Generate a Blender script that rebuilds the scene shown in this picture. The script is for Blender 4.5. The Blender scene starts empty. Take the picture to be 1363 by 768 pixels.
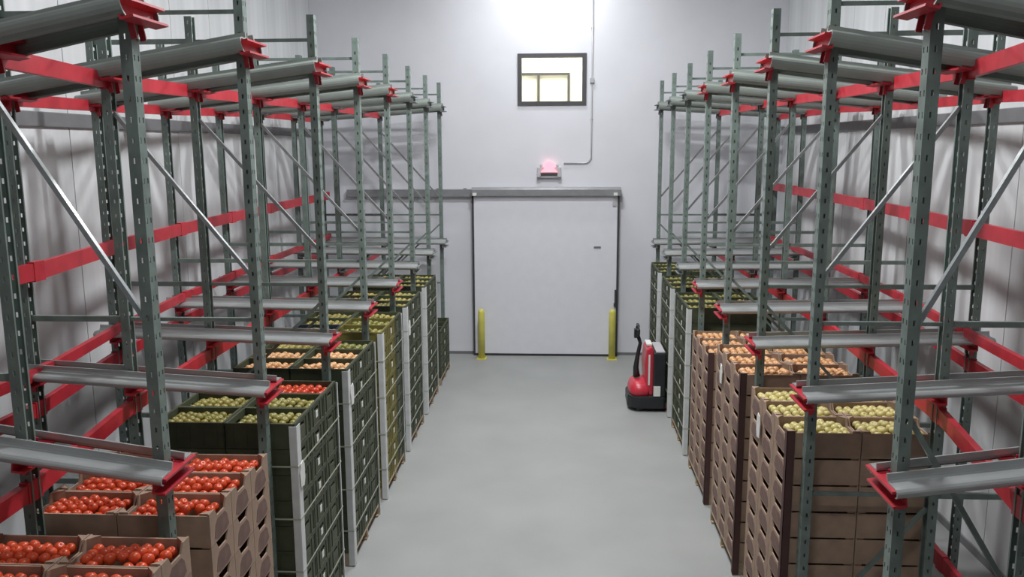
import bpy, bmesh, math, random
from mathutils import Vector, Matrix
random.seed(11)
S = bpy.context.scene
C = S.collection

# ------------------------------------------------------------------ camera
cam = bpy.data.cameras.new('camera'); co = bpy.data.objects.new('camera', cam); C.objects.link(co)
F, PITCH, YAW, ROLL, CH = 1111.27, .1690, -.0541, .0046, 3.915
cam.sensor_width = 36.0; cam.lens = F / 1363 * 36.0; cam.clip_start = .05; cam.clip_end = 100
def cam_ray(a, b):
    cr, sr = math.cos(ROLL), math.sin(ROLL)
    a, b = a*cr + b*sr, -a*sr + b*cr
    cp, sp, cy, sy = math.cos(PITCH), math.sin(PITCH), math.cos(YAW), math.sin(YAW)
    y, z, x = cp + b*sp, -sp + b*cp, a
    return Vector((x*cy + y*sy, -x*sy + y*cy, z))
fw = cam_ray(0, 0); rt = (cam_ray(1, 0) - fw).normalized(); up = (cam_ray(0, 1) - fw).normalized()
m = Matrix((rt, up, -fw.normalized())).transposed().to_4x4(); m.translation = Vector((0, 0, CH))
co.matrix_world = m; S.camera = co

# ------------------------------------------------------------------ world, exposure, lamps
S.view_settings.view_transform = 'Standard'; S.view_settings.look = 'None'
S.view_settings.exposure = 0.09; S.view_settings.gamma = 1.0; S.view_settings.use_curve_mapping = False
w = bpy.data.worlds.new('world'); S.world = w; w.use_nodes = True
w.node_tree.nodes['Background'].inputs[0].default_value = (.5, .5, .52, 1)
w.node_tree.nodes['Background'].inputs[1].default_value = 0.0
try:
    S.cycles.use_denoising = True; S.cycles.denoiser = 'OPENIMAGEDENOISE'
    S.cycles.max_bounces = 8; S.cycles.diffuse_bounces = 5; S.cycles.sample_clamp_indirect = 4.0
except Exception: pass
LAMP_X = -.15
LAMPS = [(14.45, 60), (11.2, 200), (7.2, 290), (2.6, 75)]     # y, watts of the ceiling high-bay lamps; the last one is added fill light
ROOM = dict(x0=-4.5, x1=4.05, y0=-7.0, y1=15.49, z1=7.6)

# ------------------------------------------------------------------ materials
def mat(name, col, rough=.6, metal=0.0, var=.12, scale=6.0, emit=None, est=1.0, bump=0.0, stretch=None, col2=None):
    M = bpy.data.materials.new(name); M.use_nodes = True
    nt = M.node_tree; b = nt.nodes['Principled BSDF']
    b.inputs['Roughness'].default_value = rough; b.inputs['Metallic'].default_value = metal
    tc = nt.nodes.new('ShaderNodeTexCoord'); n = nt.nodes.new('ShaderNodeTexNoise')
    n.inputs['Scale'].default_value = scale; n.inputs['Detail'].default_value = 5
    src = tc.outputs['Object']
    if stretch:
        mp = nt.nodes.new('ShaderNodeMapping'); mp.inputs['Scale'].default_value = stretch
        nt.links.new(src, mp.inputs['Vector']); src = mp.outputs['Vector']
    nt.links.new(src, n.inputs['Vector'])
    r = nt.nodes.new('ShaderNodeValToRGB')
    c2 = col2 if col2 else tuple(min(1, c*(1+var)) for c in col)
    c1 = tuple(c*(1-var) for c in col)
    r.color_ramp.elements[0].position = .3; r.color_ramp.elements[1].position = .7
    r.color_ramp.elements[0].color = (*c1, 1); r.color_ramp.elements[1].color = (*c2, 1)
    nt.links.new(n.outputs['Fac'], r.inputs['Fac']); nt.links.new(r.outputs['Color'], b.inputs['Base Color'])
    if emit:
        b.inputs['Emission Color'].default_value = (*emit, 1); b.inputs['Emission Strength'].default_value = est
    if bump:
        bp = nt.nodes.new('ShaderNodeBump'); bp.inputs['Strength'].default_value = bump; bp.inputs['Distance'].default_value = .02
        nt.links.new(n.outputs['Fac'], bp.inputs['Height']); nt.links.new(bp.outputs['Normal'], b.inputs['Normal'])
    return M
M = {}
M['wall'] = mat('white_insulated_panel', (.72, .73, .77), .45, var=.03, scale=1.5)
M['side_wall'] = mat('frosted_side_panel', (.64, .66, .665), .5, var=.16, scale=1.6, stretch=(1, 1.6, .12))
M['floor'] = mat('sealed_concrete', (.335, .345, .335), .5, var=.07, scale=1.1)
M['ceiling'] = mat('ceiling_white', (.7, .71, .73), .7, var=.03)
M['green'] = mat('green_rack_paint', (.170, .218, .195), .42, var=.2, scale=9)
M['red'] = mat('red_beam_paint', (.47, .026, .04), .4, var=.15, scale=7)
M['galv'] = mat('galvanised_steel', (.43, .45, .445), .33, metal=.45, var=.06, scale=5)
M['toprail'] = mat('greenish_grey_rail_paint', (.27, .305, .28), .42, metal=.15, var=.08, scale=5)
M['greyarm'] = mat('grey_arm_paint', (.20, .225, .215), .45, var=.1)
M['brace'] = mat('galvanised_brace', (.40, .42, .42), .28, metal=.75, var=.12, scale=18)
M['gcrate'] = mat('dark_green_crate', (.058, .070, .038), .55, var=.2, scale=8)
M['ycrate'] = mat('olive_crate', (.17, .15, .035), .55, var=.2, scale=8)
M['ncrate'] = mat('navy_crate', (.03, .045, .085), .55, var=.2, scale=8)
M['card'] = mat('brown_cardboard', (.36, .25, .18), .8, var=.14, scale=9)
M['print'] = mat('dark_brown_print', (.19, .115, .095), .8, var=.15, scale=20)
M['label'] = mat('white_label', (.78, .79, .75), .6, var=.04)
M['corner'] = mat('white_corner_board', (.66, .68, .67), .6, var=.08, scale=12)
M['bcorner'] = mat('brown_corner_board', (.085, .04, .035), .7, var=.15)
M['strap'] = mat('pale_strap', (.45, .47, .38), .5, var=.05)
M['wood'] = mat('pallet_wood', (.40, .31, .21), .8, var=.25, scale=9)
M['redf'] = mat('red_fruit_skin', (.74, .05, .02), .3, var=.3, scale=1.2, col2=(.85, .14, .04))
M['yelf'] = mat('yellow_fruit_skin', (.62, .52, .16), .4, var=.2, scale=1.2, col2=(.74, .66, .30))
M['oraf'] = mat('orange_fruit_skin', (.70, .32, .13), .4, var=.2, scale=1.2, col2=(.80, .50, .24))
M['grnf'] = mat('green_fruit_skin', (.22, .24, .045), .4, var=.35, scale=1.2, col2=(.45, .36, .10))
M['dark'] = mat('dark_trim', (.055, .055, .06), .5, var=.1)
M['band'] = mat('grey_wall_guard', (.17, .175, .18), .5, var=.08)
M['track'] = mat('grey_track_metal', (.265, .27, .28), .4, metal=.2, var=.1)
M['door'] = mat('white_door_skin', (.76, .77, .82), .4, var=.02)
M['yellow'] = mat('yellow_bollard_paint', (.68, .63, .13), .45, var=.08)
M['jackred'] = mat('red_truck_paint', (.58, .035, .06), .3, var=.05)
M['jackblack'] = mat('black_plastic', (.018, .02, .022), .45, var=.1)
M['conduit'] = mat('grey_conduit', (.42, .43, .44), .4, metal=.3, var=.05)
M['housing'] = mat('pale_grey_housing', (.50, .48, .50), .5, var=.05)
M['glow'] = mat('pink_glow_lens', (.9, .3, .35), .3, var=.02, emit=(1, .50, .58), est=.8)
M['cream'] = mat('cream_office_wall', (.82, .81, .72), .6, var=.03)
M['glass'] = bpy.data.materials.new('window_glass'); M['glass'].use_nodes = True
g = M['glass'].node_tree; gb = g.nodes['Principled BSDF']
tr = g.nodes.new('ShaderNodeBsdfTransparent'); gl = g.nodes.new('ShaderNodeBsdfGlossy'); gl.inputs['Roughness'].default_value = .05
mx = g.nodes.new('ShaderNodeMixShader'); mx.inputs[0].default_value = .06
g.links.new(tr.outputs[0], mx.inputs[1]); g.links.new(gl.outputs[0], mx.inputs[2]); g.links.new(mx.outputs[0], g.nodes['Material Output'].inputs[0])
M['lamp'] = mat('lamp_lens', (.9, .9, .9), .4, var=.01, emit=(.95, .97, 1), est=6.0)

# ------------------------------------------------------------------ mesh helpers
def box(bm, a, b):
    x0, y0, z0 = a; x1, y1, z1 = b
    v = [bm.verts.new(p) for p in ((x0,y0,z0),(x1,y0,z0),(x1,y1,z0),(x0,y1,z0),(x0,y0,z1),(x1,y0,z1),(x1,y1,z1),(x0,y1,z1))]
    for f in ((0,3,2,1),(4,5,6,7),(0,1,5,4),(1,2,6,5),(2,3,7,6),(3,0,4,7)): bm.faces.new([v[i] for i in f])
def cbox(bm, c, s):
    box(bm, [c[i]-s[i]/2 for i in range(3)], [c[i]+s[i]/2 for i in range(3)])
def prism(bm, pts, d0, d1, axis):
    """extrude a 2-D outline along axis 'x' (pts are y,z), 'y' (x,z) or 'z' (x,y)"""
    def P(p, d): return (d, p[0], p[1]) if axis == 'x' else (p[0], d, p[1]) if axis == 'y' else (p[0], p[1], d)
    a = [bm.verts.new(P(p, d0)) for p in pts]; b = [bm.verts.new(P(p, d1)) for p in pts]
    n = len(pts)
    bm.faces.new(a); bm.faces.new(b[::-1])
    for i in range(n): bm.faces.new((a[i], b[i], b[(i+1) % n], a[(i+1) % n]))
def bar(bm, p, q, wy, h):
    """channel-like bar from p to q, wy wide across and h deep"""
    p, q = Vector(p), Vector(q); d = (q-p).normalized()
    s = Vector((0, 1, 0)) if abs(d.y) < .9 else Vector((1, 0, 0))
    u = d.cross(s).normalized(); s = u.cross(d).normalized()
    vs = []
    for e in (p, q):
        for (i, j) in ((-1,-1),(1,-1),(1,1),(-1,1)): vs.append(bm.verts.new(e + s*i*wy/2 + u*j*h/2))
    for f in ((0,1,2,3),(7,6,5,4),(0,4,5,1),(1,5,6,2),(2,6,7,3),(3,7,4,0)): bm.faces.new([vs[i] for i in f])
def tube(bm, pts, r, n=10, radii=None):
    rings = []
    for k, p in enumerate(pts):
        p = Vector(p); a = Vector(pts[max(0, k-1)]); b = Vector(pts[min(len(pts)-1, k+1)])
        d = (b-a).normalized(); s = Vector((0, 1, 0)) if abs(d.y) < .9 else Vector((1, 0, 0))
        u = d.cross(s).normalized(); s = u.cross(d)
        rr = radii[k] if radii else r
        rings.append([bm.verts.new(p + (s*math.cos(t*2*math.pi/n) + u*math.sin(t*2*math.pi/n))*rr) for t in range(n)])
    for A, B in zip(rings, rings[1:]):
        for t in range(n): bm.faces.new((A[t], A[(t+1) % n], B[(t+1) % n], B[t]))
    bm.faces.new(rings[0][::-1]); bm.faces.new(rings[-1])
def lathe(bm, c, prof, n=16):
    rings = [[bm.verts.new((c[0]+r*math.cos(t*2*math.pi/n), c[1]+r*math.sin(t*2*math.pi/n), c[2]+z)) for t in range(n)] for r, z in prof]
    for A, B in zip(rings, rings[1:]):
        for t in range(n): bm.faces.new((A[t], A[(t+1) % n], B[(t+1) % n], B[t]))
    bm.faces.new(rings[0][::-1]); bm.faces.new(rings[-1])
def mesh(name, build, smooth=False, bevel=0.0):
    bm = bmesh.new(); build(bm)
    bmesh.ops.recalc_face_normals(bm, faces=bm.faces)
    if bevel:
        bmesh.ops.bevel(bm, geom=[e for e in bm.edges if e.calc_face_angle(0) > .6], offset=bevel, segments=2, profile=.6, affect='EDGES')
    me = bpy.data.meshes.new(name); bm.to_mesh(me); bm.free()
    if smooth: me.polygons.foreach_set('use_smooth', [True]*len(me.polygons))
    return me
def put(name, me, mt, parent=None, loc=None, rot=None, scale=None):
    if mt is not None and not me.materials: me.materials.append(mt)
    o = bpy.data.objects.new(name, me); C.objects.link(o)
    if parent: o.parent = parent
    if loc: o.location = loc
    if rot: o.rotation_euler = rot
    if scale: o.scale = scale
    return o
def obj(name, build, mt, parent=None, loc=None, smooth=False, bevel=0.0, rot=None):
    return put(name, mesh(name, build, smooth, bevel), mt, parent, loc, rot)
def tag(o, label, cat, group=None, kind=None):
    o['label'] = label; o['category'] = cat
    if group: o['group'] = group
    if kind: o['kind'] = kind
    return o
def thing(name, label, cat, loc=(0,0,0), group=None):
    o = bpy.data.objects.new(name, None); C.objects.link(o); o.location = loc; o.empty_display_size = .1
    return tag(o, label, cat, group)
def struct(name, build, mt, parent=None, label=None, **k):
    o = obj(name, build, mt, parent, **k)
    if parent is None: o['kind'] = 'structure'
    if label: o['label'] = label
    return o

# ------------------------------------------------------------------ setting
x0, x1, y0, y1, z1 = (ROOM[k] for k in ('x0', 'x1', 'y0', 'y1', 'z1'))
struct('floor', lambda b: box(b, (x0-.3, y0-.3, -.2), (x1+.3, y1+.3, 0)), M['floor'])
struct('ceiling', lambda b: box(b, (x0-.3, y0-.3, z1), (x1+.3, y1+.3, z1+.2)), M['ceiling'])
struct('wall_front', lambda b: box(b, (x0-.3, y0-.3, 0), (x1+.3, y0, z1)), M['wall'])
WX0, WX1, WZ0, WZ1 = -.70, .50, 4.66, 5.53            # window opening
def back_wall(b):
    box(b, (x0-.3, y1, 0), (WX0, y1+.2, z1)); box(b, (WX1, y1, 0), (x1+.3, y1+.2, z1))
    box(b, (WX0, y1, 0), (WX1, y1+.2, WZ0)); box(b, (WX0, y1, WZ1), (WX1, y1+.2, z1))
struct('wall_back', back_wall, M['wall'])
for side, xa, sg in (('left', x0, -1), ('right', x1, 1)):
    wl = struct('wall_'+side, lambda b: box(b, (min(xa+sg*.025, xa+sg*.25), y0, 0), (max(xa+sg*.025, xa+sg*.25), y1, z1)), M['side_wall'])
    n = 20; pw = (y1-y0)/n
    pm = mesh('panel', lambda b: box(b, (-.0125, .006, 0), (.0125, pw-.006, z1)), bevel=.004)
    for k in range(n): put('panel', pm, M['side_wall'], wl, (xa+sg*.0125, y0+k*pw, 0))
    struct('trim_1' if sg < 0 else 'trim_2', lambda b: box(b, (min(xa, xa-sg*.03), y0, 4.10), (max(xa, xa-sg*.03), y1, 4.23)), M['band'], bevel=.008)
    struct('baseboard_'+side, lambda b: box(b, (min(xa, xa-sg*.02), y0, 0), (max(xa, xa-sg*.02), y1-.02, .08)), M['band'])
def bb(b): box(b, (x0, y1-.02, 0), (-1.56, y1, .05)); box(b, (1.14, y1-.02, 0), (x1, y1, .05))
struct('baseboard_back', bb, M['band'])

# sliding door
d = struct('door_1', lambda b: box(b, (-1.53, y1-.15, .045), (1.105, y1-.02, 3.02)), M['door'], label='large white sliding cold room door', bevel=.01)
struct('door_seal', lambda b: (box(b, (-1.565, y1-.13, 0), (-1.53, y1, 3.02)), box(b, (1.105, y1-.13, 0), (1.14, y1, 3.02)), box(b, (-1.53, y1-.13, 0), (1.105, y1-.02, .045))), M['dark'], d, label='dark rubber door seal')
struct('track_cover', lambda b: prism(b, [(y1-.24, 3.02), (y1, 3.02), (y1, 3.17), (y1-.2, 3.17), (y1-.24, 3.13)], -1.56, 1.16, 'x'), M['track'], d, label='grey metal track cover over the door')
for xx in (-1.5, 1.06): struct('track_bracket', lambda b: cbox(b, (xx, y1-.255, 3.05), (.07, .03, .05)), M['label'], d)
struct('recessed_handle', lambda b: (cbox(b, (.745, y1-.155, 2.07), (.13, .012, .035)), cbox(b, (.745, y1-.165, 2.085), (.10, .015, .008))), M['track'], d, label='small grey recessed handle')
struct('latch_rod', lambda b: (tube(b, [(1.09, y1-.17, .95), (1.09, y1-.17, 1.28)], .018, 8), cbox(b, (1.085, y1-.165, 1.0), (.05, .03, .06))), M['dark'], d, label='dark latch rod')
struct('hinge_cover', lambda b: cbox(b, (1.05, y1-.16, 2.9), (.07, .03, .14)), M['housing'], d)
def lt(b):
    box(b, (-3.9, y1-.09, 3.03), (-1.56, y1-.02, 3.13)); box(b, (-3.9, y1-.11, 3.00), (-1.56, y1-.09, 3.04))
    for k in range(5): cbox(b, (-3.7+k*.5, y1-.01, 3.08), (.06, .02, .14))
struct('trim_3', lt, M['track'], label='grey sliding door track running left along the back wall')

# window with the lit office behind it
wn = struct('window_1', lambda b: (box(b, (WX0-.02, y1-.03, WZ0-.02), (WX0+.055, y1+.12, WZ1+.02)), box(b, (WX1-.055, y1-.03, WZ0-.02), (WX1+.02, y1+.12, WZ1+.02)),
    box(b, (WX0+.055, y1-.03, WZ0-.02), (WX1-.055, y1+.12, WZ0+.05)), box(b, (WX0+.055, y1-.03, WZ1-.05), (WX1-.055, y1+.12, WZ1+.02))), M['dark'], label='dark framed window high in the back wall')
struct('pane', lambda b: box(b, (WX0+.05, y1+.05, WZ0+.045), (WX1-.05, y1+.056, WZ1-.045)), M['glass'], wn)
OY = 18.0
struct('wall_office', lambda b: (box(b, (-2.2, OY, 3.9), (2.0, OY+.1, 7.0)), box(b, (-2.3, y1+.2, 3.9), (-2.2, OY+.1, 7)), box(b, (2.0, y1+.2, 3.9), (2.1, OY+.1, 7)),
    box(b, (-2.3, y1+.2, 3.8), (2.1, OY+.1, 3.9)), box(b, (-2.3, y1+.2, 7), (2.1, OY+.1, 7.1))), M['cream'], label='cream walls of the lit office behind the window')
of = struct('window_2', lambda b: (box(b, (-1.3, OY-.06, 5.37), (.26, OY, 5.42)), box(b, (-.42, OY-.06, 4.2), (-.37, OY, 5.37)), box(b, (.21, OY-.06, 4.2), (.26, OY, 5.37)), box(b, (-1.3, OY-.06, 4.2), (-1.25, OY, 5.37)), box(b, (-1.25, OY-.06, 4.2), (.21, OY, 4.25))), M['dark'], label='dark framed partition inside the lit office')
struct('pane', lambda b: (box(b, (-1.25, OY-.03, 4.25), (-.42, OY-.02, 5.37)), box(b, (-.37, OY-.03, 4.25), (.21, OY-.02, 5.37))), M['glass'], of)
la = bpy.data.lights.new('office_lamp', 'AREA'); la.energy = 125; la.size = 1.2; la.color = (1, .97, .85)
lo = bpy.data.objects.new('office_lamp', la); C.objects.link(lo); lo.location = (-.1, 16.9, 6.85)

# high-bay lamps on the ceiling (above the picture), the fourth added as fill
for k, (ly, watt) in enumerate(LAMPS):
    t = thing('ceiling_lamp', 'long white ceiling lamp, %s from the back wall' % ('first', 'second', 'third', 'fourth')[k], 'lamp', (LAMP_X, ly, z1), 'ceiling lamps above the aisle')
    obj('housing', lambda b: (box(b, (-.6, -.16, -.10), (.6, .16, 0))), M['housing'], t, bevel=.01)
    obj('lens', lambda b: box(b, (-.55, -.13, -.115), (.55, .13, -.1005)), M['lamp'], t)
    L = bpy.data.lights.new('lamp_light', 'AREA'); L.shape = 'RECTANGLE'; L.size = 1.1; L.size_y = .3; L.energy = watt; L.color = (.97, .98, 1)
    p = bpy.data.objects.new('lamp_light', L); C.objects.link(p); p.location = (LAMP_X, ly, z1-.13)

# ------------------------------------------------------------------ racks
YF = [14.72-1.512*i for i in range(9)]
PH = 5.0
def post_mesh(b):
    # perforated open channel: web faces +x, strip unrolled around the section, teardrop slots left open
    strip = [(-.085,-.034,0),(-.085,-.05,0),(-.052,-.05,0),(-.034,-.05,1),(0,-.05,0),(0,-.034,0),(0,-.019,1),(0,.019,0),(0,.034,1),(0,.05,0),(-.034,.05,0),(-.052,.05,1),(-.085,.05,0),(-.085,.034,0)]
    strip = [(p[0]*.72, p[1]*.76, p[2]) for p in strip]
    zs = [0]
    z = 0.0
    for k in range(50):
        zs += [z+.036, z+.064]; z += .1
    zs.append(PH)
    grid = [[b.verts.new((s[0], s[1], zz)) for s in strip] for zz in zs]
    for r in range(len(zs)-1):
        for c in range(len(strip)-1):
            if strip[c+1][2] and r % 2 == 1: continue
            b.faces.new((grid[r][c], grid[r][c+1], grid[r+1][c+1], grid[r+1][c]))
    bmesh.ops.recalc_face_normals(b, faces=b.faces)
    bmesh.ops.solidify(b, geom=b.faces[:], thickness=.004)
POST = mesh('post', post_mesh)
FOOT = mesh('base_plate', lambda b: (box(b, (-.10, -.07, 0), (.04, .07, .012)), lathe(b, (.022, .052, .012), [(.01, 0), (.01, .02)], 6), lathe(b, (-.085, -.052, .012), [(.01, 0), (.01, .02)], 6)))
def arm_mesh(b):       # channel-shaped cantilever arm crossing the post, carries the two rails
    box(b, (0, -.18, -.09), (.008, .18, 0)); box(b, (.008, -.18, -.012), (.07, .18, 0)); box(b, (.008, -.18, -.09), (.07, .18, -.078))
    for s in (-1, 1): box(b, (-.03, s*.045-.005, -.16), (.0, s*.045+.005, .02))
ARM = mesh('support_arm', arm_mesh); ARM_GREY = mesh('support_arm', arm_mesh)
def rail_profile(s, shallow=False):   # (y, z) outline of a galvanised pallet rail: guide lip by the post, bearing ledge, rounded skirt
    o = [(.066,.040),(.076,.040),(.078,.018),(.083,.006),(.092,0),(.160,0),(.176,-.004),(.188,-.014),(.194,-.030),(.194,-.050),(.189,-.070),(.179,-.087),(.164,-.098),
         (.157,-.090),(.170,-.080),(.179,-.066),(.184,-.049),(.184,-.032),(.179,-.020),(.171,-.012),(.160,-.010),(.080,-.010),(.071,-.002),(.067,.01)]
    if shallow: o = [(y, z if z > -.012 else -.012+(z+.012)*.5) for y, z in o]
    return [(s*y, z) for y, z in o]
SIDES = {
 'left':  dict(sg=-1, front=[-2.05]*5+[-2.06,-2.10,-2.10,-2.10], mid=[-3.1]*6+[-3.04,-2.84,-2.8], back=[-4.15]*3+[-4.12,-4.08,-3.97,-3.76,-3.8,-3.8], zb=3.06),
 'right': dict(sg=1,  front=[1.78]*5+[1.77,1.76,1.75,1.75], mid=[2.76]*5+[2.70,2.62,2.38,2.36], back=[3.76]*3+[3.74,3.68,3.55,3.45,3.45,3.45], zb=3.22)}
ZM, ZT = 2.26, 4.61
SLOPE_M = [.01]*4+[.015, .03, .06, .14, .14]          # the rails rise or fall a little towards the wall, bay by bay
SLOPE_T = [-.07]*3+[-.09, -.11, -.13, -.165, -.20, -.20]
for side, q in SIDES.items():
    sg = q['sg']
    rack = thing('pallet_rack', 'tall green pallet rack with red beams along the %s wall' % side, 'rack', (q['front'][0], YF[0], 0), 'drive-in pallet racks')
    RX, RY = q['front'][0], YF[0]
    def R(x, y, z=0): return (x-RX, y-RY, z)
    for i, y in enumerate(YF):
        fr = bpy.data.objects.new('upright_frame', None); C.objects.link(fr); fr.parent = rack; fr.location = R(q['front'][i], y)
        fx, mx_, bx = 0.0, q['mid'][i]-q['front'][i], q['back'][i]-q['front'][i]
        inn = -sg                           # towards the aisle
        ang = 0 if inn > 0 else math.pi
        for xx, a in ((fx, ang), (mx_, ang+math.pi), (bx, ang+math.pi)):
            put('post', POST, M['green'], fr, (xx + (.031 if math.cos(a) > 0 else -.031), 0, 0), (0, 0, a))
            put('base_plate', FOOT, M['green'], fr, (xx+(.031 if math.cos(a) > 0 else -.031), 0, 0), (0, 0, a))
        e = sg*.03
        for zz in (4.80, 2.72, 1.50, .25):
            if zz == 2.72 and i >= 7: continue
            obj('horizontal_brace', lambda b: bar(b, (fx+e, 0, zz), (mx_-e, 0, zz), .026, .026), M['green'], fr)
        for za, zc in ((3.04, 4.15), (2.55, 1.62), (.42, 1.40)):
            if za == 2.55 and (i == 6 or side == 'left' and i >= 6): continue
            obj('diagonal_brace', lambda b: bar(b, (fx+e, 0, za), (mx_-e, 0, zc), .028, .026), M['brace'] if za > 3 else M['green'], fr)
        for zz in (4.80, 2.72, 1.50):
            obj('row_spacer', lambda b: bar(b, (mx_+e, 0, zz), (bx-e, 0, zz), .03, .04), M['green'], fr)
        for zz, sl in ((ZM-.012, SLOPE_M[i]), (ZT-.012, SLOPE_T[i])):
            for xx in (fx, mx_, bx):
                put('support_arm', *((ARM_GREY, M['greyarm']) if i <= 2 else (ARM, M['red'])), fr, (xx+inn*.036, 0, zz+sl*abs(xx)-.003), (0, math.atan(sl), 0 if inn > 0 else math.pi))
    # rails along each frame
    for i, y in enumerate(YF):
        for zz, ex, sl in ((ZM, .088, SLOPE_M[i]), (ZT, .06, SLOPE_T[i])):
            xa, xb = -sg*ex, q['back'][i]-q['front'][i]+sg*.10
            for s in (-1, 1):
                put('pallet_rail', mesh('pallet_rail', lambda b: prism(b, rail_profile(s, zz == ZM), min(xa, xb), max(xa, xb), 'x')), M['galv'] if zz == ZM else M['toprail'], rack, R(q['front'][i], y, zz), (0, -sg*math.atan(sl), 0))
    # red tie beams between frames, bay by bay
    for i in range(8):
        ya, yb = YF[i+1]+.05, YF[i]-.05
        def tie(col, za, h, off, nm):
            za, zc = za if isinstance(za, tuple) else (za, za)
            a = Vector((q[col][i+1]+off, ya, za)); c = Vector((q[col][i]+off, yb, zc))
            obj(nm, lambda b: (bar(b, Vector(R(*a)), Vector(R(*c)), .045, h),
                bar(b, Vector(R(a.x, ya-.05, za)), Vector(R(a.x, ya+.01, za)), .052, h+.02), bar(b, Vector(R(c.x, yb-.01, zc)), Vector(R(c.x, yb+.05, zc)), .052, h+.02)), M['red'], rack)
        o1 = -sg*.09
        zt = lambda k, col: ZT-.09+SLOPE_T[k]*abs(q[col][k]-q['front'][k])
        tie('mid', (zt(i+1, 'mid'), zt(i, 'mid')), .10, 0, 'tie_beam'); tie('mid', 2.09, .10, 0, 'tie_beam')
        tie('back', (zt(i+1, 'back'), zt(i, 'back')), .09, 0, 'tie_beam'); tie('back', q['zb'], .12, o1, 'tie_beam')
        tie('back', 2.34, .08, o1, 'tie_beam'); tie('back', 2.05, .10, 0, 'tie_beam'); tie('back', .22, .14, o1, 'tie_beam')

# ------------------------------------------------------------------ trays, crates, fruit
H = .20
def plate_dip(w_, h):      # end wall of a cardboard tray: high corners, dipped middle
    return [(0,0),(w_,0),(w_,h),(w_-.07,h),(w_-.10,h-.05),(.10,h-.05),(.07,h),(0,h)]
def tray_build(dx, wy):
    def f(b):
        t = .010; h = H-.004; g = .003
        x_a, x_b, y_a, y_b = -dx/2+g, dx/2-g, -wy/2+g, wy/2-g
        w_ = y_b-y_a
        for xx in (x_a, x_b-t): prism(b, [(y_a+p, z) for p, z in plate_dip(w_, h)], xx, xx+t, 'x')
        for yy in (y_a, y_b-t): box(b, (x_a+t, yy, 0), (x_b-t, yy+t, h-.012))
        box(b, (x_a+t, y_a+t, 0), (x_b-t, y_b-t, t))
        for sx in (-1, 1):
            for sy in (-1, 1):           # folded corner posts
                cx, cy = (x_b-t if sx > 0 else x_a+t), (y_b-t if sy > 0 else y_a+t)
                prism(b, [(cx, cy), (cx-sx*.05, cy), (cx, cy-sy*.05)], t, h, 'z')
    return f
def print_build(sx, dx, wy):
    def f(b):
        xx = sx*(dx/2-.003); a, c = (xx, xx+sx*.0015)
        wd = wy/2-.055
        prism(b, [(-wd, .03), (-wd*.6, .012), (wd*.6, .012), (wd, .03), (wd*.8, .10), (wd*.5, .128), (-wd*.5, .128), (-wd*.8, .10)], min(a, c), max(a, c), 'x')
    return f
def crate_build(dx, wy):
    def f(b):
        t = .014; h = H-.004; g = .004
        xa, xb, ya, yb = -dx/2+.0095, dx/2-.0095, -wy/2+g, wy/2-g
        for s, xx in ((1, xa), (-1, xb)):          # end walls with a handle slot, rim and ribs
            o0, o1 = min(xx, xx+s*t), max(xx, xx+s*t)
            box(b, (o0, ya, 0), (o1, yb, .12)); box(b, (o0, ya, .12), (o1, -.055, h)); box(b, (o0, .055, .12), (o1, yb, h)); box(b, (o0, -.055, .15), (o1, .055, h))
            r0, r1 = min(xx+s*.001, xx-s*.006), max(xx+s*.001, xx-s*.006)
            box(b, (r0, ya, h-.022), (r1, yb, h)); box(b, (r0, ya, 0), (r1, yb, .014))
            for yy in (ya+.012, ya+.09, yb-.09, yb-.012): box(b, (r0, yy-.006, .014), (r1, yy+.006, h-.022))
        for s, yy in ((1, ya), (-1, yb)):
            o0, o1 = min(yy, yy+s*t), max(yy, yy+s*t)
            box(b, (xa+t, o0, 0), (xb-t, o1, h))
            r0, r1 = min(yy, yy-s*.003), max(yy, yy-s*.003)
            box(b, (xa, r0, h-.022), (xb, r1, h))
            for k in range(5): xx = xa+(xb-xa)*(k+.5)/5; box(b, (xx-.006, r0, .01), (xx+.006, r1, h-.022))
        box(b, (xa+t, ya+t, 0), (xb-t, yb-t, .012))
    return f
def fruit_mesh(name, r):
    def f(b):
        n = 10; prof = [(.001, -.86), (.42, -.92), (.80, -.62), (1.0, -.05), (.93, .45), (.62, .82), (.30, .90), (.10, .78), (.001, .74)]
        lathe(b, (0, 0, 0), [(a*r, z*r) for a, z in prof], n)
    return mesh(name, f, smooth=True)
FR = .031
FM = {k: fruit_mesh(k+'_fruit', FR) for k in ('red', 'yellow', 'orange', 'green')}
FMAT = dict(red='redf', yellow='yelf', orange='oraf', green='grnf')
for k in FM: FM[k].materials.append(M[FMAT[k]])
rest = {k: [] for k in FM}
count = {k: 0 for k in FM}
INDIV = dict(red=290, yellow=290, orange=280, green=120)
PAL = {}
def pallet_meshes(dx, wy):
    key = (round(dx, 2), round(wy, 2))
    if key not in PAL:
        PAL[key] = (mesh('deck_board', lambda b: box(b, (-.045, -wy/2, .105), (.045, wy/2, .125))), mesh('stringer', lambda b: box(b, (-dx/2, -.02, .02), (dx/2, .02, .105))),
                    mesh('bottom_board', lambda b: box(b, (-dx/2, -.045, 0), (dx/2, .045, .02))))
        for me in PAL[key]: me.materials.append(M['wood'])
    return PAL[key]
ORD = ['top', 'second', 'third', 'fourth', 'fifth', 'sixth', 'seventh', 'eighth', 'ninth', 'tenth']
MESHC = {}
def cached(key, fn, mt):
    if key not in MESHC:
        MESHC[key] = fn(); MESHC[key].materials.append(mt)
    return MESHC[key]
LAB = mesh('label', lambda b: cbox(b, (0, 0, 0), (.003, .05, .055)), bevel=.001); LAB.materials.append(M['label'])
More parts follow.
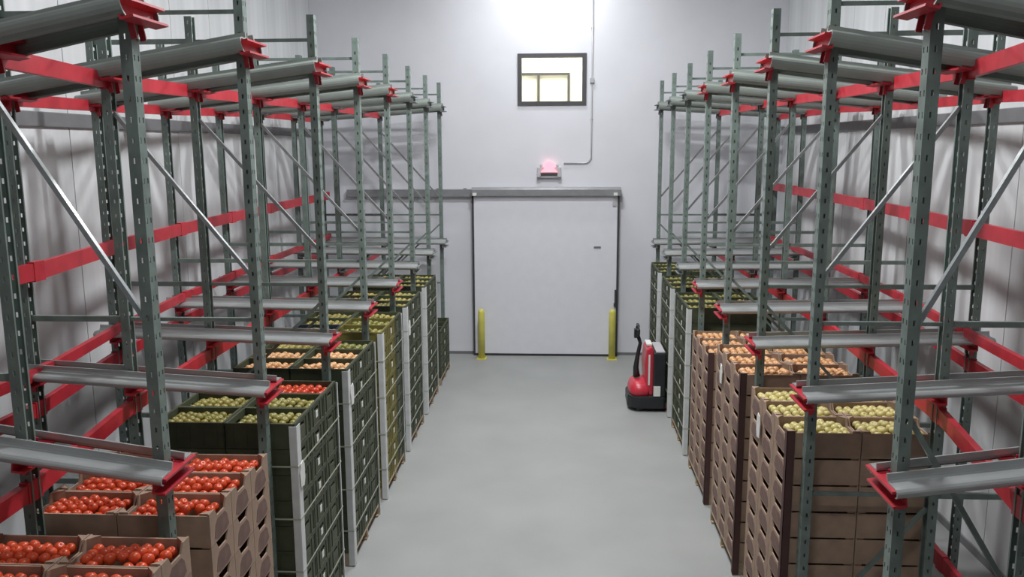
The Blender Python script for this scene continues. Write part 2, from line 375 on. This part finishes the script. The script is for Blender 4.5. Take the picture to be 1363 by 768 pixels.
def load(side, where, ya, yb, kind, layers, fruits, xface, depth, nearcol=True, topdrop=0):
    """one pallet load: pallet, trays or crates in front of the aisle and on top, fruit in the topmost ones"""
    sg = -1 if side == 'left' else 1
    wy = (yb-ya)/3; dx = depth/2; yc = (ya+yb)/2; xc = xface+sg*depth/2
    db, st, bb_ = pallet_meshes(depth, yb-ya)
    pl = thing('pallet', 'wooden pallet under %s' % where, 'pallet', (xc, yc, 0), 'wooden pallets under the loads')
    for k in range(6): put('deck_board', db, None, pl, (-depth/2+.045+k*(depth-.09)/5, 0, 0))
    for s in (-1, 0, 1): put('stringer', st, None, pl, (0, s*((yb-ya)/2-.02), 0))
    for s in (-1, 0, 1): put('bottom_board', bb_, None, pl, (0, s*((yb-ya)/2-.045), 0))
    base = .127
    cols = ('near', 'middle', 'far')
    if layers: pass
    for l in range(layers):
        topl = l == layers-1
        for r in range(2):                        # r 0: the row on the aisle, 1: the row behind
            for c in range(3):
                if r == 1 and not topl and not (c == 0 and nearcol): continue
                x = xface + sg*(dx*(r+.5)); y = ya + wy*(c+.5); z = base + l*H
                lay = ORD[layers-1-l]; row = ('aisle', 'wall')[r]
                if kind == 'card':
                    me = cached(('card', round(dx, 3), round(wy, 3)), lambda: mesh('cardboard_tray', tray_build(dx, wy)), M['card'])
                    o = put('cardboard_tray', me, None, None, (x, y, z))
                    lab = 'brown cardboard tray, %s layer, %s column, %s row, %s' % (lay, cols[c], row, where)
                    tag(o, lab, 'tray', 'cardboard fruit trays stacked on pallets')
                    if r == 0:
                        pm = cached(('print', sg, round(dx, 3), round(wy, 3)), lambda: mesh('printed_panel', print_build(-sg, dx, wy)), M['print'])
                        put('printed_panel', pm, None, o)
                else:
                    k2 = kind
                    if kind == 'mixed': k2 = 'ycrate' if (c < 2 and r == 0) else 'gcrate'
                    if kind == 'mixed' and r == 1 and c == 0: k2 = 'ncrate'
                    me = cached((k2, round(dx, 3), round(wy, 3)), lambda: mesh('fruit_crate', crate_build(dx, wy)), M[k2])
                    o = put('fruit_crate', me, None, None, (x, y, z))
                    cn = {'gcrate': 'dark green', 'ycrate': 'olive', 'ncrate': 'navy blue'}[k2]
                    tag(o, '%s crate, %s layer, %s column, %s row, %s' % (cn, lay, cols[c], row, where), 'crate', 'fruit crates stacked on pallets')
                    if r == 0 and c == 1:
                        put('label', LAB, None, o, (-sg*(dx/2-.0075), .0, .088))['label'] = 'white label on the crate'
                if topl and fruits:
                    kf = fruits[c] if isinstance(fruits, (list, tuple)) else fruits
                    nx, ny = int((dx-.05)/(FR*2.02)), int((wy-.035)/(FR*1.98))
                    full = random.uniform(.93, 1.0)
                    for a in range(nx):
                        for b_ in range(ny):
                            if random.random() > full: continue
                            fx = x - (nx-1)*FR*1.02 + a*FR*2.04 + random.uniform(-.004, .004)
                            fy = y - (ny-1)*FR*1.0 + b_*FR*2.0 + random.uniform(-.004, .004)
                            u = (a-(nx-1)/2)/(nx/2); v = (b_-(ny-1)/2)/(ny/2)
                            fz = z + .128 + .035*(1-u*u*.8)*(1-v*v*.8)*(1 if (a//max(1, nx//2)) % 2 or nx < 5 else .85) + random.uniform(-.008, .010)
                            rot = (random.uniform(-.7, .7), random.uniform(-.7, .7), random.uniform(0, 6))
                            sc = random.uniform(.92, 1.06)
                            if count[kf] < INDIV[kf]:
                                count[kf] += 1
                                fo = put(kf+'_fruit', FM[kf], None, None, (fx, fy, fz), rot, (sc,)*3)
                                tag(fo, '%s round fruit in the %s %s, %s row, %s' % (kf, cols[c], 'tray' if kind == 'card' else 'crate', row, where), 'fruit', '%s fruit heaped in the top %s' % (kf, 'trays' if kind == 'card' else 'crates'))
                            else: rest[kf].append((fx, fy, fz, rot, sc))
    return base + layers*H
LX, RXF = -1.90, 1.635
LD, RD = 1.06, 1.03
loads = [  # side, place, y range, kind, layers, fruit, x of the face
 ('left', 'first load of left rack', 3.03, 3.97, 'card', 9, 'red', LX, LD),
 ('left', 'second load of left rack', 4.22, 5.16, 'card', 9, 'red', LX, LD),
 ('right', 'first load of right rack', 5.73, 6.86, 'card', 9, 'yellow', RXF, RD),
 ('right', 'second load of right rack', 7.25, 8.40, 'card', 9, 'orange', RXF, RD),
 ('right', 'third load of right rack', 8.78, 9.92, 'card', 8, 'orange', RXF, RD),
 ('left', 'third load of left rack', 5.74, 6.88, 'gcrate', 9, ['green', 'green', 'red'], LX, LD),
 ('left', 'fourth load of left rack', 7.26, 8.40, 'gcrate', 9, ['orange', 'orange', 'green'], LX, LD),
 ('left', 'fifth load of left rack', 8.78, 9.92, 'mixed', 9, 'green', LX, LD),
 ('left', 'sixth load of left rack', 10.28, 11.42, 'gcrate', 9, 'green', LX, LD),
 ('left', 'seventh load of left rack', 11.80, 12.92, 'gcrate', 9, 'green', LX, LD),
 ('left', 'short last load of left rack', 13.30, 14.42, 'gcrate', 4, None, LX, LD),
 ('right', 'fourth load of right rack', 10.28, 11.42, 'gcrate', 9, 'green', RXF, RD),
 ('right', 'fifth load of right rack', 11.80, 12.92, 'gcrate', 9, 'green', RXF, RD),
 ('right', 'last load of right rack', 13.32, 14.44, 'gcrate', 9, 'green', RXF, RD)]
def strap_ring(b, x_a, x_b, ya, yb):
    t = .002; hh = .006
    box(b, (x_a-t, ya-t, -hh), (x_b+t, ya, hh)); box(b, (x_a-t, yb, -hh), (x_b+t, yb+t, hh)); box(b, (x_a-t, ya, -hh), (x_a, yb, hh)); box(b, (x_b, ya, -hh), (x_b+t, yb, hh))
ORDN = ('top', 'second', 'third', 'lowest')
for (side, where, ya, yb, kind, layers, fr, xf, dep) in loads:
    top = load(side, where, ya, yb, kind, layers, fr, xf, dep)
    sg = -1 if side == 'left' else 1
    xr = xf+sg*dep
    if layers < 6: continue
    gs = .008                                        # boards stand just proud of the crate rims
    if kind != 'card':
        for nm, yy, s, leg in (('near', ya-gs, 1, .085), ('far', yb+gs, -1, .022)):
            def cb(b):
                z0, z2 = .01, top-.02
                X = xf-sg*gs
                box(b, (min(X, X-sg*.004), min(yy, yy+s*leg), z0), (max(X, X-sg*.004), max(yy, yy+s*leg), z2))
                box(b, (min(X, X+sg*leg*.62), min(yy, yy-s*.004), z0), (max(X, X+sg*leg*.62), max(yy, yy-s*.004), z2))
            tag(obj('corner_board', cb, M['corner']), '%s white corner board standing at the %s corner of the %s' % ('wide' if nm == 'near' else 'narrow', nm, where), 'corner board', 'white corner boards on the crate loads')
        for k, zz in enumerate((1.60, 1.19, .77, .36)):
            o = obj('strap', lambda b: strap_ring(b, min(xf-sg*.013, xr+sg*.013), max(xf-sg*.013, xr+sg*.013), ya-.013, yb+.013), M['strap'], None, (0, 0, zz))
            tag(o, '%s thin pale strap around the %s' % (ORDN[k], where), 'strap', 'pale straps around the crate loads')
    elif side == 'right':
        def cb(b):
            box(b, (xf-.006, ya-.006, .01), (xf-.002, ya+.05, top)); box(b, (xf-.006, ya-.006, .01), (xf+.05, ya-.002, top))
        tag(obj('corner_board', cb, M['bcorner']), 'dark brown corner board standing at the near corner of the %s' % where, 'corner board', 'brown corner boards on the cardboard loads')
# paper tags stuck on the loads
def ptag(b):
    pts = [(-.045, -.09), (.03, -.10), (.055, -.04), (.05, .06), (.02, .10), (-.03, .085), (-.055, .02)]
    prism(b, pts, -.002, .004, 'x')
TAGM = mesh('paper_tag', ptag); TAGM.materials.append(M['label'])
for side, y, z, txt in (('left', 5.80, 1.52, 'third load of left rack'), ('left', 7.36, 1.66, 'fourth load of left rack'), ('left', 10.40, 1.62, 'sixth load of left rack'),
                        ('right', 6.50, 1.70, 'first load of right rack'), ('right', 8.05, 1.70, 'second load of right rack')):
    sg = -1 if side == 'left' else 1
    tag(put('paper_tag', TAGM, None, None, ((LX if sg < 0 else RXF)-sg*.018, y, z)), 'white paper tag stuck on the face of the %s' % txt, 'tag', 'white paper tags on the loads')
# fruit past the first 300 of a kind: one heap object per kind
for k, lst in rest.items():
    if not lst: continue
    src = FM[k]; V, Fc = [], []
    sv = [v.co.copy() for v in src.vertices]; sf = [tuple(p.vertices) for p in src.polygons]
    from mathutils import Euler
    for (fx, fy, fz, rot, sc) in lst:
        mm = Matrix.Translation((fx, fy, fz)) @ Euler(rot).to_matrix().to_4x4() @ Matrix.Scale(sc, 4)
        n0 = len(V); V += [mm @ v for v in sv]; Fc += [tuple(i+n0 for i in f) for f in sf]
    me = bpy.data.meshes.new(k+'_fruit_heap'); me.from_pydata(V, [], Fc); me.polygons.foreach_set('use_smooth', [True]*len(me.polygons))
    o = put(k+'_fruit_heap', me, M[FMAT[k]])
    tag(o, 'small %s fruit heaped in the topmost %s' % (k, 'trays and crates behind the nearest ones' if k in ('red', 'yellow') else 'crates and trays further along the racks'), 'fruit', kind='stuff')

# ------------------------------------------------------------------ pallet truck
t = thing('pallet_truck', 'red and black electric pallet truck with raised tiller beside right rack', 'pallet truck', (1.38, 12.36, 0))
def T(p): return (p[0]-1.38, p[1]-12.36, p[2])
def skirt(b):
    pts = [(1.07, 12.16), (1.13, 12.06), (1.25, 12.02), (1.62, 12.02), (1.62, 12.70), (1.25, 12.70), (1.13, 12.66), (1.07, 12.56)]
    prism(b, [(x-1.38, y-12.36) for x, y in pts], .05, .24, 'z')
obj('skirt', skirt, M['jackblack'], t, bevel=.03)
def hood(b):
    rings = []
    for z, s in ((.24, 1.0), (.31, .98), (.37, .90), (.415, .74), (.44, .50)):
        ring = []
        for k in range(20):
            a = k*2*math.pi/20; ca, sa = math.cos(a), math.sin(a)
            px = math.copysign(abs(ca)**.6, ca)*.17*s; py = math.copysign(abs(sa)**.6, sa)*.31*s
            ring.append(b.verts.new(T((1.26+px+(1-s)*.04, 12.36+py, z))))
        rings.append(ring)
    for A, B in zip(rings, rings[1:]):
        for k in range(20): b.faces.new((A[k], A[(k+1) % 20], B[(k+1) % 20], B[k]))
    b.faces.new(rings[0][::-1]); b.faces.new(rings[-1])
obj('hood', hood, M['jackred'], t, smooth=True)
def column(b):
    prism(b, [T((x, 0, z))[::2] for x, z in ((1.34, .24), (1.44, .24), (1.44, .93), (1.41, .98), (1.34, .93), (1.31, .70))], -.26, .26, 'y')
obj('column', column, M['jackred'], t, bevel=.02)
obj('control_panel', lambda b: box(b, T((1.345, 12.22, .965)), T((1.43, 12.50, 1.0))), M['label'], t, bevel=.012)
bat = obj('battery_box', lambda b: box(b, T((1.435, 12.03, .24)), T((1.618, 12.69, .90))), M['jackblack'], t, bevel=.02)
obj('battery_lid', lambda b: box(b, T((1.47, 12.05, .90)), T((1.60, 12.67, .925))), M['housing'], t, bevel=.008)
obj('label', lambda b: box(b, T((1.44, 12.015, .25)), T((1.54, 12.032, .40))), M['label'], t)['label'] = 'white label plate'
obj('side_strip', lambda b: box(b, T((1.365, 12.085, .40)), T((1.39, 12.10, .86))), M['label'], t)
tl = obj('tiller', lambda b: tube(b, [T(p) for p in ((1.22, 12.36, .46), (1.205, 12.36, .60), (1.23, 12.36, .80), (1.265, 12.36, .98), (1.225, 12.36, 1.10))], .03, 10, radii=[.055, .042, .032, .028, .03]), M['jackblack'], t, smooth=True)
def th(b):
    tube(b, [T((1.225, 12.36+yy, 1.10+zz)) for yy, zz in ((0, -.02), (-.09, .02), (-.11, .10), (-.06, .15), (.06, .15), (.11, .10), (.09, .02), (0, -.02))], .024, 8)
    cbox(b, T((1.205, 12.36, 1.13)), (.07, .10, .13))
obj('handle', th, M['jackblack'], tl)
for s in (-1, 1):
    obj('fork', lambda b: prism(b, [T((x, 0, z))[::2] for x, z in ((1.55, .05), (1.70, .035), (2.62, .035), (2.66, .05), (2.62, .095), (1.55, .095))], s*.19-.07, s*.19+.07, 'y'), M['jackred'], t, bevel=.006)
obj('drive_wheel', lambda b: tube(b, [T((1.28, 12.31, .09)), T((1.28, 12.41, .09))], .09, 20), M['dark'], t)
for s in (-1, 1): obj('caster_wheel', lambda b: tube(b, [T((1.24, 12.36+s*.25-.02, .05)), T((1.24, 12.36+s*.25+.02, .05))], .05, 14), M['dark'], t)

# ------------------------------------------------------------------ things on and before the back wall
for xx, yy, lab in ((-1.39, 15.12, 'yellow steel bollard before the left edge of the white door'), (1.03, 15.16, 'yellow steel bollard before the right edge of the white door')):
    bo = thing('bollard', lab, 'bollard', (xx, yy, 0), 'yellow bollards before the door')
    obj('post', lambda b: lathe(b, (0, 0, 0), [(.062, .012), (.062, .88), (.055, .915), (.035, .94), (.008, .945)], 18), M['yellow'], bo, smooth=True)
    obj('base_plate', lambda b: (box(b, (-.09, -.09, 0), (.09, .09, .012)), lathe(b, (.07, .07, .012), [(.012, 0), (.012, .02)], 6), lathe(b, (-.07, -.07, .012), [(.012, 0), (.012, .02)], 6)), M['yellow'], bo)
cd = thing('conduit', 'thin grey electrical conduit bending down the back wall beside the window', 'conduit', (.62, y1, 3.58))
pts = [(0.0, -.018, 4.02-.001), (0.0, -.018, .14)] + [(-.12+.12*math.cos(a), -.018, .14-.12*math.sin(a)) for a in [k*math.pi/12 for k in range(1, 7)]] + [(-.50, -.018, .02)]
obj('pipe', lambda b: tube(b, pts, .013, 8), M['conduit'], cd, smooth=True)
obj('junction_box', lambda b: cbox(b, (0, -.03, 1.49), (.075, .05, .085)), M['conduit'], cd, bevel=.006)
for zz in (3.2, 2.4, .8): obj('clip', lambda b: cbox(b, (0, -.012, zz), (.05, .022, .02)), M['conduit'], cd)
el = thing('warning_light', 'pale grey wall light with glowing pink lens above the white door', 'light', (-.145, y1, 3.34))
obj('housing', lambda b: (box(b, (-.22, -.09, 0), (.22, 0, .19)), box(b, (-.17, -.075, .19), (.17, 0, .24))), M['housing'], el, bevel=.012)
obj('lens', lambda b: prism(b, [(.125*math.cos(k*math.pi/12), .19+.11*math.sin(k*math.pi/12)) for k in range(13)][::-1] + [(-.15, .10), (.15, .10)], -.11, -.005, 'y'), M['glow'], el)['label'] = 'glowing pink lens'
def grille(b):
    box(b, (-.16, -.098, .035), (.16, -.09, .085))
    for k in range(7): cbox(b, (-.135+k*.045, -.101, .06), (.012, .008, .05))
obj('grille', grille, M['dark'], el)['label'] = 'dark slotted strip'
for k, s in enumerate((-1, 1)): obj('side_lamp', lambda b: tube(b, [(s*.19, -.13, .05), (s*.19, -.09, .05)], .04, 12), M['housing'], el)
